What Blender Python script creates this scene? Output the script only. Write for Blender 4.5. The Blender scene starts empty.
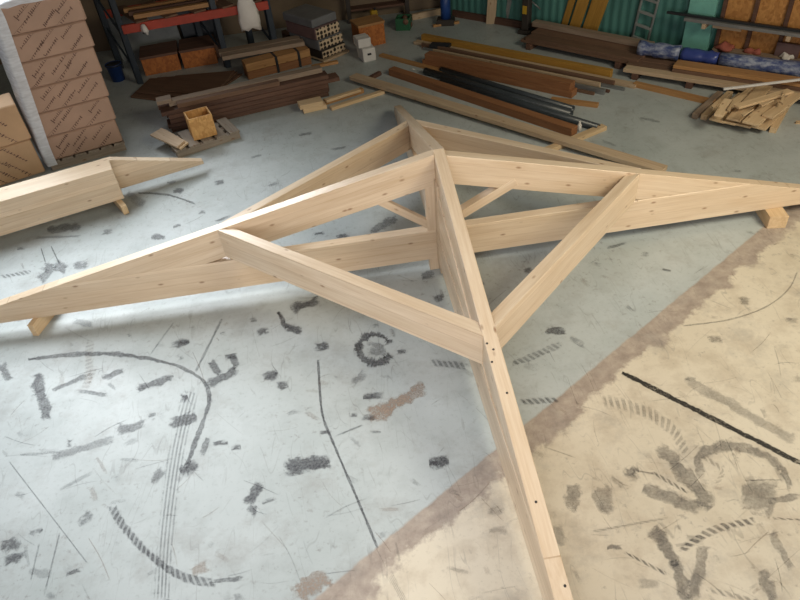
import bpy, bmesh, math, random
from mathutils import Vector, Matrix
random.seed(7)
scn = bpy.context.scene
COL = scn.collection
W = {}                                    # world matrices of everything we build
V = Vector
U = 1.55                                  # metres per survey unit

# ------------------------------------------------------------------ camera
FPX, YAW, PITCH, ROLL = 658.17, 0.064, 0.7121, -0.1086
CAM = V((-0.3871, -2.6013, 2.05)) * U
def cam_axes():
    cy, sy, cp, sp = math.cos(YAW), math.sin(YAW), math.cos(PITCH), math.sin(PITCH)
    fwd = V((sy*cp, cy*cp, -sp)); right = V((cy, -sy, 0)); up = right.cross(fwd)
    cr, sr = math.cos(ROLL), math.sin(ROLL)
    return right*cr + up*sr, up*cr - right*sr, fwd
RT, UP, FW = cam_axes()
cd = bpy.data.cameras.new('camera'); cam = bpy.data.objects.new('camera', cd); COL.objects.link(cam)
cd.sensor_width = 36; cd.lens = FPX/800*36; cd.clip_start = .05
cam.matrix_world = Matrix(((RT.x, UP.x, -FW.x, CAM.x), (RT.y, UP.y, -FW.y, CAM.y), (RT.z, UP.z, -FW.z, CAM.z), (0, 0, 0, 1)))
scn.camera = cam
def ray(u, v): return RT*((u-400)/FPX) - UP*((v-300)/FPX) + FW
def F(u, v, z=0.0):                       # survey point -> place on the horizontal plane at height z
    d = ray(u, v); return CAM + d*((z-CAM.z)/d.z)
def onplane(u, v, p, n):
    d = ray(u, v); return CAM + d*((p-CAM).dot(n)/d.dot(n))

# ------------------------------------------------------------------ materials
def lin(c):
    f = lambda x: x/12.92 if x <= .04045 else ((x+.055)/1.055)**2.4
    return tuple(f(x/255) for x in c)+(1,)
class NT:
    def __init__(s, name):
        s.m = bpy.data.materials.new(name); s.m.use_nodes = True; s.t = s.m.node_tree; s.t.nodes.clear()
        s.out = s.n('ShaderNodeOutputMaterial'); s.b = s.n('ShaderNodeBsdfPrincipled'); s.l(s.b.outputs[0], s.out.inputs[0])
    def n(s, k, **kw):
        x = s.t.nodes.new(k)
        for a, b in kw.items(): setattr(x, a, b)
        return x
    def l(s, a, b): s.t.links.new(a, b)
    def put(s, sock, v):
        if hasattr(v, 'is_output'): s.l(v, sock)
        else: sock.default_value = v
    def math(s, op, a, b=0.0, c=0.0, clamp=False):
        x = s.n('ShaderNodeMath', operation=op); x.use_clamp = clamp
        s.put(x.inputs[0], a); s.put(x.inputs[1], b); s.put(x.inputs[2], c); return x.outputs[0]
    def mix(s, f, a, b, mode='MIX'):
        x = s.n('ShaderNodeMix', data_type='RGBA', blend_type=mode)
        s.put(x.inputs[0], f); s.put(x.inputs[6], a); s.put(x.inputs[7], b); return x.outputs[2]
    def ramp(s, f, a, b, interp='LINEAR'):
        x = s.n('ShaderNodeMapRange'); x.interpolation_type = interp; x.clamp = True
        s.put(x.inputs[0], f); s.put(x.inputs[1], a); s.put(x.inputs[2], b); return x.outputs[0]
    def obj(s, sc=(1, 1, 1), rnd=True, loc=(0, 0, 0)):
        tc = s.n('ShaderNodeTexCoord'); mp = s.n('ShaderNodeMapping'); mp.inputs['Scale'].default_value = sc
        mp.inputs['Location'].default_value = loc
        src = tc.outputs['Object']
        if rnd:
            oi = s.n('ShaderNodeObjectInfo'); vm = s.n('ShaderNodeVectorMath', operation='ADD')
            r = s.math('MULTIPLY', oi.outputs['Random'], 37.0)
            cx = s.n('ShaderNodeCombineXYZ'); s.l(r, cx.inputs[0]); s.l(r, cx.inputs[1]); s.l(r, cx.inputs[2])
            s.l(src, vm.inputs[0]); s.l(cx.outputs[0], vm.inputs[1]); src = vm.outputs[0]
        s.l(src, mp.inputs[0]); return mp.outputs[0]
    def noise(s, vec, scale=5, detail=4, rough=.55):
        x = s.n('ShaderNodeTexNoise'); s.l(vec, x.inputs['Vector'])
        x.inputs['Scale'].default_value = scale; x.inputs['Detail'].default_value = detail; x.inputs['Roughness'].default_value = rough
        return x.outputs[0]
    def bump(s, h, strength=.2, dist=.01):
        x = s.n('ShaderNodeBump'); x.inputs['Strength'].default_value = strength; x.inputs['Distance'].default_value = dist
        s.l(h, x.inputs['Height']); s.l(x.outputs[0], s.b.inputs['Normal'])
    def fin(s, col, rough=.6, metal=0):
        s.put(s.b.inputs['Base Color'], col); s.put(s.b.inputs['Roughness'], rough); s.b.inputs['Metallic'].default_value = metal
        return s.m

def wood(name, light, dark, rough=.6, lam=0.0, knots=True, vary=.12):
    n = NT(name); g = n.noise(n.obj((1.2, 22, 22)), 3, 5, .6)
    g2 = n.noise(n.obj((.6, 6, 6)), 2, 2)
    f = n.math('ADD', n.math('MULTIPLY', g, .65), n.math('MULTIPLY', g2, .5))
    c = n.mix(n.ramp(f, .35, .8), lin(light), lin(dark))
    if lam:                                                   # glued lamellas, each board its own tone
        tc = n.n('ShaderNodeTexCoord'); sp = n.n('ShaderNodeSeparateXYZ'); n.l(tc.outputs['Object'], sp.inputs[0])
        oi = n.n('ShaderNodeObjectInfo')
        zz = n.math('ADD', n.math('DIVIDE', sp.outputs[2], lam), n.math('MULTIPLY', oi.outputs['Random'], 11.3))
        wn = n.n('ShaderNodeTexWhiteNoise', noise_dimensions='1D'); n.l(n.math('FLOOR', zz), wn.inputs['W'])
        c = n.mix(n.math('MULTIPLY', wn.outputs[0], .38), c, lin(tuple(int(x*.86) for x in dark)))
        fr = n.math('FRACT', zz); ed = n.math('LESS_THAN', fr, .035)
        c = n.mix(n.math('MULTIPLY', ed, .35), c, lin((150, 112, 74)))
    if knots:
        vo = n.n('ShaderNodeTexVoronoi'); n.l(n.obj((7, 16, 16)), vo.inputs['Vector']); vo.inputs['Scale'].default_value = 1.0
        sep = n.n('ShaderNodeSeparateColor'); n.l(vo.outputs['Color'], sep.inputs[0])
        on = n.math('LESS_THAN', sep.outputs[0], .42)
        k = n.math('MULTIPLY', n.math('SUBTRACT', 1, n.ramp(vo.outputs['Distance'], .05, .19)), on)
        c = n.mix(n.math('MULTIPLY', k, .75), c, lin((128, 84, 50)))
    oi = n.n('ShaderNodeObjectInfo')
    c = n.mix(n.math('MULTIPLY', oi.outputs['Random'], vary), c, lin(tuple(int(x*.7) for x in dark)))
    n.bump(g, .08, .004)
    return n.fin(c, rough)
def plain(name, rgb, rough=.6, metal=0, var=.15, sc=6, rgb2=None):
    n = NT(name); g = n.noise(n.obj(), sc, 5)
    c2 = rgb2 or tuple(int(x*.7) for x in rgb)
    c = n.mix(n.math('MULTIPLY', n.ramp(g, .35, .7), 1.0 if rgb2 else var*3), lin(rgb), lin(c2))
    return n.fin(c, rough, metal)
def osb(name, light, dark):
    n = NT(name); v = n.n('ShaderNodeTexVoronoi'); n.l(n.obj((26, 11, 18)), v.inputs['Vector']); v.inputs['Scale'].default_value = 1.6
    sep = n.n('ShaderNodeSeparateColor'); n.l(v.outputs['Color'], sep.inputs[0])
    g = n.noise(n.obj((1, 1, 1)), 40, 3)
    f = n.math('ADD', n.math('MULTIPLY', sep.outputs[0], .6), n.math('MULTIPLY', g, .4))
    return n.fin(n.mix(f, lin(light), lin(dark)), .65)

M = {}
M['glulam'] = wood('planed glulam timber', (240, 222, 198), (211, 184, 152), .36, lam=.062)
M['glulam_side'] = wood('planed spruce timber', (240, 222, 198), (209, 182, 150), .36, lam=.1)
M['pale'] = wood('pale sawn wood', (208, 186, 158), (172, 146, 118), .7)
M['scrap'] = wood('pale scrap wood', (236, 210, 172), (200, 168, 128), .7, vary=.3)
M['greyplank'] = wood('greyed wood', (168, 150, 132), (132, 112, 96), .75, knots=False)
M['brown'] = wood('brown treated wood', (118, 86, 70), (72, 50, 42), .7, knots=False)
M['brown2'] = wood('brown weathered boards', (134, 104, 84), (96, 70, 54), .75, knots=False, vary=.4)
M['red'] = wood('reddish stained timber', (166, 116, 78), (128, 84, 54), .6)
M['yellow'] = wood('yellow boards', (190, 146, 66), (150, 108, 44), .6, knots=False)
M['orange'] = wood('orange spruce', (196, 150, 98), (154, 110, 68), .6)
M['pallet'] = wood('weathered pallet wood', (168, 156, 142), (118, 106, 94), .8)
M['osb'] = osb('oriented strand board', (224, 180, 116), (176, 124, 66))
M['osbw'] = osb('strand board wall', (214, 158, 92), (160, 104, 52))
M['osbd'] = osb('orange strand board', (196, 122, 60), (140, 78, 36))
M['carton'] = plain('brown kraft paper', (182, 150, 130), .75, var=.1, sc=3)
M['carton2'] = plain('tan kraft paper', (206, 170, 134), .75, var=.1, sc=3)
M['ink'] = plain('dark printing ink', (116, 88, 78), .8)
M['white_card'] = plain('white cardboard', (214, 212, 210), .7, var=.08)
M['rack_blue'] = plain('dark blue rack paint', (38, 50, 62), .5)
M['rack_red'] = plain('red orange rack paint', (178, 62, 40), .5)
M['grey_panel'] = plain('grey sheet', (136, 142, 144), .6)
M['black'] = plain('black plastic', (40, 42, 46), .45)
M['pipe'] = plain('dark grey pipe plastic', (62, 68, 74), .35)
M['green'] = plain('green paint', (40, 98, 66), .5)
M['blue'] = plain('blue paint', (36, 72, 142), .45)
M['canary'] = plain('yellow plastic', (206, 166, 52), .45)
M['steel'] = plain('galvanised steel', (160, 162, 164), .4, .6)
M['alu'] = plain('aluminium', (190, 196, 196), .4, .5)
M['purple'] = plain('purple brown clay', (112, 88, 88), .7)
M['greywrap'] = plain('grey wrapped clay', (116, 118, 122), .5)
M['redrag'] = plain('red cloth', (172, 98, 84), .8)
M['cloth'] = plain('white cloth', (226, 222, 218), .8, var=.05)
M['dark'] = plain('dark painted metal', (60, 54, 50), .6)
M['wallbeige'] = plain('dull beige wall', (128, 112, 94), .9, sc=2)
M['pinkwall'] = plain('dull grey pillar', (120, 108, 104), .9, sc=2)

def wavy(name, light, dark, axis_scale=22, kind='X'):
    n = NT(name); w = n.n('ShaderNodeTexWave', bands_direction=kind); n.l(n.obj(rnd=False), w.inputs['Vector']); w.inputs['Scale'].default_value = axis_scale
    w.inputs['Distortion'].default_value = .4
    g = n.noise(n.obj((1, 1, .3), rnd=False), 3, 5)
    c = n.mix(n.ramp(g, .3, .75), lin(light), lin(dark)); n.bump(w.outputs[0], .5, .02)
    return n.fin(c, .5)
M['greenwall'] = wavy('green painted sheeting', (86, 140, 132), (60, 108, 104), 3)
M['greenpost'] = plain('bright green paint', (128, 196, 184), .5, var=.1)
# blue tarpaulin with crumpled sheen
n = NT('blue tarpaulin'); g = n.noise(n.obj((4, 9, 9)), 2.5, 6, .65)
M['tarp'] = n.fin(n.mix(n.ramp(g, .42, .66), lin((72, 86, 132)), lin((168, 176, 194))), .3); n.bump(g, .6, .03)
n = NT('deep blue tarpaulin'); g = n.noise(n.obj((3, 9, 9)), 2, 5); M['tarp_deep'] = n.fin(n.mix(g, lin((40, 56, 128)), lin((70, 86, 150))), .3)
# stretch film: clear, glossy, milky
n = NT('clear stretch film'); g = n.noise(n.obj((3, 3, 14)), 3, 5)
n.fin(lin((226, 230, 238)), .25); n.put(n.b.inputs['Alpha'], n.ramp(g, .2, .7)); n.bump(g, .5, .02); M['film'] = n.m
al = n.math('ADD', n.math('MULTIPLY', n.ramp(g, .25, .75), .3), .66); n.put(n.b.inputs['Alpha'], al)
# perforated block ends
n = NT('perforated clay end'); tc = n.n('ShaderNodeTexCoord')
v = n.n('ShaderNodeTexVoronoi'); v.inputs['Randomness'].default_value = .25; v.inputs['Scale'].default_value = 17
n.l(tc.outputs['Object'], v.inputs['Vector'])
M['perf'] = n.fin(n.mix(n.ramp(v.outputs['Distance'], .38, .46), lin((44, 36, 32)), lin((206, 184, 156))), .8)

# floor: painted screed, bare strip and beige concrete
def floor_mat():
    n = NT('painted concrete floor')
    tc = n.n('ShaderNodeTexCoord'); P = tc.outputs['Object']
    sp = n.n('ShaderNodeSeparateXYZ'); n.l(P, sp.inputs[0]); x, y = sp.outputs[0], sp.outputs[1]
    d = n.math('ADD', n.math('ADD', n.math('MULTIPLY', x, -.541), n.math('MULTIPLY', y, .841)), 1.503)
    nz = n.noise(P, 5, 6, .65); nb = n.noise(P, 1.1, 5, .6); nf = n.noise(P, 34, 4, .7); nm = n.noise(P, 11, 6, .7)
    # edges
    e1 = n.ramp(n.math('ADD', d, n.math('MULTIPLY', n.math('SUBTRACT', nm, .5), .035)), -.006, .008)
    e2 = n.ramp(n.math('ADD', d, n.math('MULTIPLY', n.math('SUBTRACT', nz, .5), .34)), -.175, -.135)
    epoxy = n.mix(n.ramp(nb, .35, .7), lin((183, 190, 191)), lin((166, 174, 174)))
    epoxy = n.mix(n.math('MULTIPLY', n.ramp(nz, .5, .72), .35), epoxy, lin((150, 156, 156)))
    epoxy = n.mix(n.math('MULTIPLY', n.ramp(nf, .56, .74), .30), epoxy, lin((120, 120, 120)))
    beige = n.mix(n.ramp(nb, .3, .7), lin((216, 207, 190)), lin((201, 191, 172)))
    beige = n.mix(n.math('MULTIPLY', n.ramp(nz, .46, .72), .55), beige, lin((166, 150, 130)))
    beige = n.mix(n.math('MULTIPLY', n.ramp(nf, .58, .78), .3), beige, lin((132, 116, 96)))
    strip = n.mix(n.ramp(nm, .35, .7), lin((178, 166, 154)), lin((144, 131, 122)))
    c = n.mix(e2, beige, strip); c = n.mix(e1, c, epoxy)
    # trodden-in dirt: cloudy smudges and small flecks
    dz = n.noise(P, 3.1, 8, .72); d2 = n.noise(P, 17, 5, .7)
    c = n.mix(n.math('MULTIPLY', n.ramp(dz, .52, .72), .42), c, lin((136, 132, 128)))
    c = n.mix(n.math('MULTIPLY', n.math('MULTIPLY', n.ramp(d2, .58, .66), n.ramp(nb, .42, .6)), .38), c, lin((118, 112, 108)))
    # hairline scratches in several directions
    for ang, sc, th in ((.5, 2.2, .012), (-.9, 1.7, .010), (1.3, 2.6, .010), (.1, 1.9, .009)):
        mp = n.n('ShaderNodeMapping'); mp.inputs['Rotation'].default_value = (0, 0, ang); mp.inputs['Scale'].default_value = (1, .18, 1); mp.inputs['Location'].default_value = (ang*7, sc, 0)
        n.l(P, mp.inputs[0]); q = n.noise(mp.outputs[0], sc*2, 2, .5)
        s = n.math('LESS_THAN', n.math('ABSOLUTE', n.math('SUBTRACT', q, .5)), th*.28)
        msk = n.math('MULTIPLY', s, n.ramp(n.noise(P, 2.3+sc, 3), .5, .62))
        c = n.mix(n.math('MULTIPLY', msk, .22), c, lin((98, 94, 92)))
    n.bump(nf, .05, .003)
    r = n.math('ADD', n.math('MULTIPLY', nz, .28), n.math('ADD', .35, n.math('MULTIPLY', n.math('SUBTRACT', 1, e1), .22)))
    n.b.inputs['Specular IOR Level'].default_value = .32
    return n.fin(c, r)
M['floor'] = floor_mat()
def mark_mat(name, rgb):
    n = NT(name); uv = n.n('ShaderNodeUVMap'); uv.uv_map = 'mark'
    sp = n.n('ShaderNodeSeparateXYZ'); n.l(uv.outputs[0], sp.inputs[0]); u, v = sp.outputs[0], sp.outputs[1]
    at = n.n('ShaderNodeAttribute', attribute_name='mk'); sc = n.n('ShaderNodeSeparateColor'); n.l(at.outputs['Color'], sc.inputs[0])
    op, tread, ln = sc.outputs[0], sc.outputs[1], sc.outputs[2]
    tc = n.n('ShaderNodeTexCoord'); P = tc.outputs['Object']
    nz = n.noise(P, 26, 5, .7); nb = n.noise(P, 70, 3, .7); nl = n.noise(P, 9, 3, .6)
    # ragged outline along both sides and both ends
    a2 = n.n('ShaderNodeAttribute', attribute_name='ends'); en = a2.outputs['Fac']
    ed = n.math('ADD', n.math('ABSOLUTE', v), n.math('MULTIPLY', n.math('SUBTRACT', n.math('ADD', n.math('MULTIPLY', nz, .45), n.math('MULTIPLY', nl, .55)), .5), 3.3))
    e = n.math('SUBTRACT', 1, n.ramp(ed, .6, .98))
    ee = n.ramp(n.math('ADD', en, n.math('MULTIPLY', n.math('SUBTRACT', n.math('ADD', n.math('MULTIPLY', nz, .45), n.math('MULTIPLY', nl, .55)), .5), .26)), .0, .03)
    bars = n.math('GREATER_THAN', n.math('FRACT', n.math('ADD', n.math('MULTIPLY', u, 26), n.math('MULTIPLY', v, .5))), .42)
    tr = n.mix(tread, (1, 1, 1, 1), bars)
    lines = n.math('GREATER_THAN', n.math('FRACT', n.math('MULTIPLY', v, 2.6)), .5)
    tl = n.mix(ln, (1, 1, 1, 1), lines)
    body = n.math('ADD', .38, n.math('MULTIPLY', n.ramp(n.math('ADD', n.math('MULTIPLY', nb, .5), n.math('MULTIPLY', nl, .5)), .38, .62), .6))
    a = n.math('MULTIPLY', n.math('MULTIPLY', e, ee), n.math('MULTIPLY', op, body))
    a = n.math('MULTIPLY', a, n.math('MULTIPLY', tr, tl))
    n.put(n.b.inputs['Alpha'], a)
    return n.fin(lin(rgb), .6)
M['mk_rubber'] = mark_mat('tyre rubber on floor', (66, 66, 72))
M['mk_brown'] = mark_mat('bare brown patch', (158, 138, 122))
M['mk_black'] = mark_mat('black rubber line', (46, 44, 42))

# ------------------------------------------------------------------ building helpers
def frame(xd, zd):
    x = V(xd).normalized(); z = V(zd); z = (z - x*z.dot(x))
    if z.length < 1e-5: z = V((0, 1, 0)) - x*x.y
    z.normalize(); y = z.cross(x); return x, y, z
def setw(o, mw, parent):
    W[o.name] = mw
    if parent is not None:
        o.parent = parent; o.matrix_basis = W[parent.name].inverted() @ mw
    else: o.matrix_basis = mw
def info(o, label=None, cat=None, group=None, kind=None):
    for k, v in (('label', label), ('category', cat), ('group', group), ('kind', kind)):
        if v: o[k] = v
    return o
def thing(name, loc, label, cat, group=None, kind=None, rz=0):
    o = bpy.data.objects.new(name, None); o.empty_display_size = .1; COL.objects.link(o)
    setw(o, Matrix.Translation(V(loc)) @ Matrix.Rotation(rz, 4, 'Z'), None)
    return info(o, label, cat, group, kind)
def mesh(name, verts, faces, mat, parent=None, xd=(1, 0, 0), zd=(0, 0, 1), origin=None, bevel=0.0, smooth=False):
    vs = [V(v) for v in verts]
    c = V(origin) if origin is not None else sum(vs, V())/len(vs)
    x, y, z = frame(xd, zd); mw = Matrix(((x.x, y.x, z.x, c.x), (x.y, y.y, z.y, c.y), (x.z, y.z, z.z, c.z), (0, 0, 0, 1))); inv = mw.inverted()
    me = bpy.data.meshes.new(name); me.from_pydata([inv @ v for v in vs], [], faces)
    bm = bmesh.new(); bm.from_mesh(me); bmesh.ops.recalc_face_normals(bm, faces=bm.faces)
    if bevel: bmesh.ops.bevel(bm, geom=bm.edges[:], offset=bevel, segments=1, affect='EDGES', clamp_overlap=True)
    bm.to_mesh(me); bm.free()
    if smooth:
        for f in me.polygons: f.use_smooth = True
    for m_ in (mat if isinstance(mat, list) else [mat]): me.materials.append(m_)
    o = bpy.data.objects.new(name, me); COL.objects.link(o); setw(o, mw, parent); return o
HEX = [(0, 3, 2, 1), (4, 5, 6, 7), (0, 1, 5, 4), (1, 2, 6, 5), (2, 3, 7, 6), (3, 0, 4, 7)]
def hexa(name, bot, top, mat, parent=None, xd=(1, 0, 0), bevel=.003): return mesh(name, list(bot)+list(top), HEX, mat, parent, xd, bevel=bevel)
def prism(name, poly, ext, mat, parent=None, xd=(1, 0, 0), zd=(0, 0, 1), bevel=.003):
    n_ = len(poly); e = V(ext); vs = [V(p)-e/2 for p in poly]+[V(p)+e/2 for p in poly]
    fs = [tuple(range(n_))[::-1], tuple(range(n_, 2*n_))]+[(i, (i+1) % n_, n_+(i+1) % n_, n_+i) for i in range(n_)]
    return mesh(name, vs, fs, mat, parent, xd, zd, bevel=bevel)
def bar(name, a, b, w, h, mat, parent=None, bevel=.002, roll=0):
    """timber from a to b, the middle of its underside; w across, h up"""
    a, b = V(a), V(b); x, y, z = frame(b-a, (0, 0, 1))
    if roll: y, z = y*math.cos(roll)+z*math.sin(roll), z*math.cos(roll)-y*math.sin(roll)
    q = [a-y*w/2, b-y*w/2, b+y*w/2, a+y*w/2]
    return mesh(name, q+[p+z*h for p in q], HEX, mat, parent, b-a, z, bevel=bevel)
def box(name, c, sx, sy, sz, rz, mat, parent=None, bevel=.002):
    c = V(c); e = V((math.cos(rz), math.sin(rz), 0)); f = V((-e.y, e.x, 0))
    q = [c-e*sx/2-f*sy/2, c+e*sx/2-f*sy/2, c+e*sx/2+f*sy/2, c-e*sx/2+f*sy/2]
    return mesh(name, q+[p+V((0, 0, sz)) for p in q], HEX, mat, parent, e, bevel=bevel)
def tube(name, pts, r, mat, parent=None, seg=14, inner=0.0, wob=0.0):
    pts = [V(p) for p in pts]; d = (pts[-1]-pts[0]); x, y, z = frame(d, (0, 0, 1)); vs = []; fs = []
    rr = r if isinstance(r, (list, tuple)) else [r]*len(pts)
    rings = list(zip(pts, rr))
    if inner: rings = [(pts[0]+d*.02, inner), (pts[0], inner)]+rings+[(pts[-1], inner), (pts[-1]-d*.02, inner)]
    for p, q in rings:
        for i in range(seg):
            t = 2*math.pi*i/seg; k = q*(1+wob*random.uniform(-1, 1)); vs.append(p+y*math.cos(t)*k+z*math.sin(t)*k)
    for j in range(len(rings)-1):
        for i in range(seg):
            a = j*seg+i; b = j*seg+(i+1) % seg; fs.append((a, b, b+seg, a+seg))
    fs.append(tuple(range(seg))[::-1]); fs.append(tuple(range(len(vs)-seg, len(vs))))
    return mesh(name, vs, fs, mat, parent, d, smooth=True)

# ------------------------------------------------------------------ floor with its marks
def build_floor():
    vs = [(-11, -7, 0), (9, -7, 0), (9, 11, 0), (-11, 11, 0)]; fs = [(0, 1, 2, 3)]; mi = [0]; uv = [(0, 0)]*4; mk = [(0, 0, 0, 1)]*4; en = [0.0]*4
    rj = random.Random(8)
    def strip(pts, w, op=.75, tread=0, lines=0, m=1):
        pts = [V((a, b)) for a, b in pts]
        if len(pts) > 2:                        # smooth the bends
            q = [pts[0]*2-pts[1]]+pts+[pts[-1]*2-pts[-2]]; sm = []
            for i in range(1, len(q)-2):
                for k in range(4):
                    t = k/4; sm.append(.5*((2*q[i])+(q[i+1]-q[i-1])*t+(2*q[i-1]-5*q[i]+4*q[i+1]-q[i+2])*t*t+(3*q[i]-q[i-1]-3*q[i+1]+q[i+2])*t**3))
            pts = sm+[pts[-1]]
        jit = rj.uniform(.75, 1.2) if w >= 4 and not tread and m != 3 else 1
        out = [pts[0]]
        for a, b in zip(pts, pts[1:]):
            k = max(2, int((b-a).length/5))
            out += [a+(b-a)*i/k for i in range(1, k+1)]
        L = 0; acc = []; prev = None
        for i, p in enumerate(out):
            t = (out[min(i+1, len(out)-1)]-out[max(i-1, 0)]).normalized(); nn = V((-t.y, t.x))*w/2*jit
            if w >= 4 and not tread and not lines and m != 3: jit = min(1.3, max(.6, jit+rj.uniform(-.22, .22))); p = p+V((-t.y, t.x))*w*rj.uniform(-.09, .09)
            l = F(*(p+nn)); r = F(*(p-nn)); c = (l+r)/2
            if prev is not None: L += (c-prev).length
            prev = c; acc.append((l, r, L))
        z = .0006+.00002*(len(fs) % 40)
        for (l0, r0, u0), (l1, r1, u1) in zip(acc, acc[1:]):
            i = len(vs)
            for q, u_, v_ in ((l0, u0, -1), (r0, u0, 1), (r1, u1, 1), (l1, u1, -1)):
                vs.append((q.x, q.y, z)); uv.append((u_, v_)); mk.append((op, tread, lines, 1)); en.append(min(u_, L-u_))
            fs.append((i, i+1, i+2, i+3)); mi.append(m)
    S = strip
    simple = [((36,374),(47,420),15,.7),((52,390),(92,374),8,.6),((76,391),(108,395),4,.5),((102,378),(126,370),9,.7),((136,390),(174,377),9,.75),((114,431),(147,424),14,.6),
      ((147,418),(156,414),9,.6),((168,424),(197,417),12,.7),((65,444),(74,443),11,.7),((52,458),(116,438),8,.4),((179,399),(188,397),8,.8),((180,472),(199,464),11,.75),
      ((200,458),(208,438),6,.6),((164,467),(152,484),10,.5),((213,444),(228,442),7,.8),((231,449),(241,447),6,.7),((263,377),(278,374),9,.8),((275,387),(288,384),9,.85),
      ((286,415),(301,409),6,.35),((283,468),(331,463),17,.85),((246,505),(261,483),14,.8),((249,518),(255,505),9,.75),((262,503),(277,497),5,.7),((0,548),(21,541),12,.7),
      ((1,562),(25,556),10,.75),((28,534),(43,530),9,.6),((64,576),(83,568),5,.6),((78,525),(92,513),11,.55),((108,503),(127,500),5,.45),((8,460),(88,564),1.6,.45),
      ((60,532),(44,596),2,.4),((40,540),(30,584),2,.35),((207,386),(238,369),9,.75),((210,360),(220,375),8,.7),((231,354),(237,368),9,.65),((171,345),(190,342),9,.6),
      ((126,336),(132,334),5,.5),((177,359),(183,356),7,.6),((0,362),(11,381),12,.6),((72,320),(93,326),9,.4),((222,319),(195,373),3,.45),((174,322),(150,355),2,.3),
      ((278,312),(287,329),9,.8),((285,327),(303,331),10,.8),((290,310),(319,299),11,.75),((256,333),(269,331),9,.7),((313,348),(329,346),9,.8),((395,352),(406,352),6,.7),
      ((371,327),(380,325),5,.6),((250,321),(257,319),5,.6),((220,334),(226,333),4,.6),((176,343),(189,342),9,.6),((225,357),(239,355),8,.7),((314,234),(325,233),4,.7),
      ((336,237),(350,235),5,.7),((370,232),(397,218),8,.55),((429,463),(449,461),14,.85),((363,398),(386,395),8,.75),((349,416),(359,415),5,.7),((361,418),(377,418),7,.6),
      ((320,433),(332,432),5,.8),((366,432),(381,432),3,.5),((336,436),(365,424),2,.5),((487,512),(505,510),8,.35),((489,531),(511,530),8,.25),((352,385),(366,370),9,.35),
      ((545,331),(567,332),11,.8),((570,337),(586,347),6,.4),((476,278),(484,287),6,.6),((523,272),(532,269),6,.6),((419,277),(435,274),8,.6),((433,300),(445,297),7,.6),
      ((685,379),(797,442),10,.33),((657,443),(712,508),15,.5),((643,488),(702,509),13,.5),((740,493),(777,500),32,.45),((768,501),(800,496),10,.5),
      ((653,527),(677,566),19,.6),((675,560),(687,603),22,.55),((705,545),(692,603),22,.45),((574,483),(571,513),19,.45),((599,484),(608,515),18,.45),((622,473),(639,472),12,.55),((632,470),(655,474),3,.4),
      ((607,548),(623,547),8,.5),((771,531),(793,573),13,.4),((760,571),(776,603),20,.45),((556,523),(563,546),13,.35),((636,584),(660,585),14,.25),
      ((737,300),(752,302),7,.5),((707,339),(723,340),7,.5),((785,320),(800,321),7,.3),((607,248),(627,243),5,.5),((641,254),(651,255),6,.5),((660,269),(671,271),3,.6),((683,378),(696,379),6,.35),
      ((47,230),(82,226),7,.5),((33,238),(82,236),3,.35),((100,234),(113,231),6,.6),((151,237),(166,237),6,.6),((17,249),(25,248),5,.5),((40,282),(53,263),14,.6),((54,264),(67,271),11,.65),
      ((73,267),(89,264),7,.6),((41,248),(46,264),1.5,.7),((51,246),(60,265),1.5,.7),((127,193),(145,205),8,.35),((173,192),(184,191),6,.6),((214,183),(224,182),5,.6),((173,227),(181,225),5,.5),
      ((198,213),(206,212),4,.5),((214,222),(231,216),4,.6),((167,183),(176,182),5,.5),((299,135),(313,133),4,.5),((250,158),(262,155),3,.4),((268,186),(280,182),4,.4),((330,150),(346,147),3,.4),
      ((640,118),(660,122),3,.3),((600,140),(616,146),3,.25),((730,170),(742,172),3,.3),((660,205),(672,207),4,.3),((590,262),(604,266),5,.25),((20,455),(60,452),3,.3),((60,490),(96,470),4,.3)]
    for a, b, w, op in simple: S([a, b], w, op)
    S([(192, 392), (183, 425), (176, 460), (169, 510), (165, 550), (162, 603)], 20, .36, 0, 1)
    S([(110, 503), (120, 521), (132, 537), (152, 557), (180, 576), (216, 584)], 10, .7, .6); S([(212, 582), (245, 578)], 5, .6)
    S([(28, 359), (72, 355), (114, 354), (150, 359), (180, 367), (204, 382), (209, 400), (204, 420), (196, 440), (185, 470)], 5, .7)
    S([(375+16*math.cos(t*.3), 349+14*math.sin(t*.3)) for t in range(1, 21)], 9, .8); S([(366, 349), (386, 351)], 17, .55); S([(358, 342), (356, 356)], 9, .6)
    S([(318, 360), (322, 412), (332, 440), (356, 496), (378, 549)], 3, .8)
    S([(512, 364), (535, 356), (561, 344)], 8, .45, .7); S([(519, 402), (559, 400)], 7, .55, .8); S([(430, 362), (470, 367)], 8, .5, .7)
    S([(704, 481), (698, 458), (715, 448), (740, 447), (766, 456), (784, 472), (791, 492)], 11, .5)
    S([(652, 472), (688, 493)], 4, .6, .9); S([(590, 532), (668, 518)], 3, .35, .7); S([(624, 552), (670, 576)], 4, .6, .9)
    S([(680, 552), (700, 537), (724, 527), (760, 520)], 9, .65, .9); S([(768, 518), (803, 520)], 3, .5, .9); S([(706, 589), (764, 603)], 6, .4, .9)
    S([(600, 400), (640, 410), (672, 428), (686, 454)], 13, .3, .9); S([(700, 455), (722, 470), (716, 485)], 5, .3, .9)
    S([(683, 326), (728, 320), (764, 308), (788, 290), (798, 270)], 1.6, .45); S([(0, 277), (31, 272)], 5, .5, .9)
    S([(138, 193), (168, 195), (196, 204)], 2.5, .6)
    S([(388, 571), (405, 603)], 9, .35, 0, 1)
    S([(368, 418), (426, 388)], 22, .85, 0, 0, 2); S([(292, 594), (332, 577)], 26, .75, 0, 0, 2); S([(188, 573), (212, 565)], 14, .5, 0, 0, 2); S([(84, 390), (96, 366)], 8, .25, .6, 0, 2)
    S([(90, 340), (88, 385)], 9, .3, .6, 0, 2)
    S([(622, 372.5), (803, 464.5)], 5.5, 1.3, 0, 0, 3)
    rq = random.Random(21)
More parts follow.
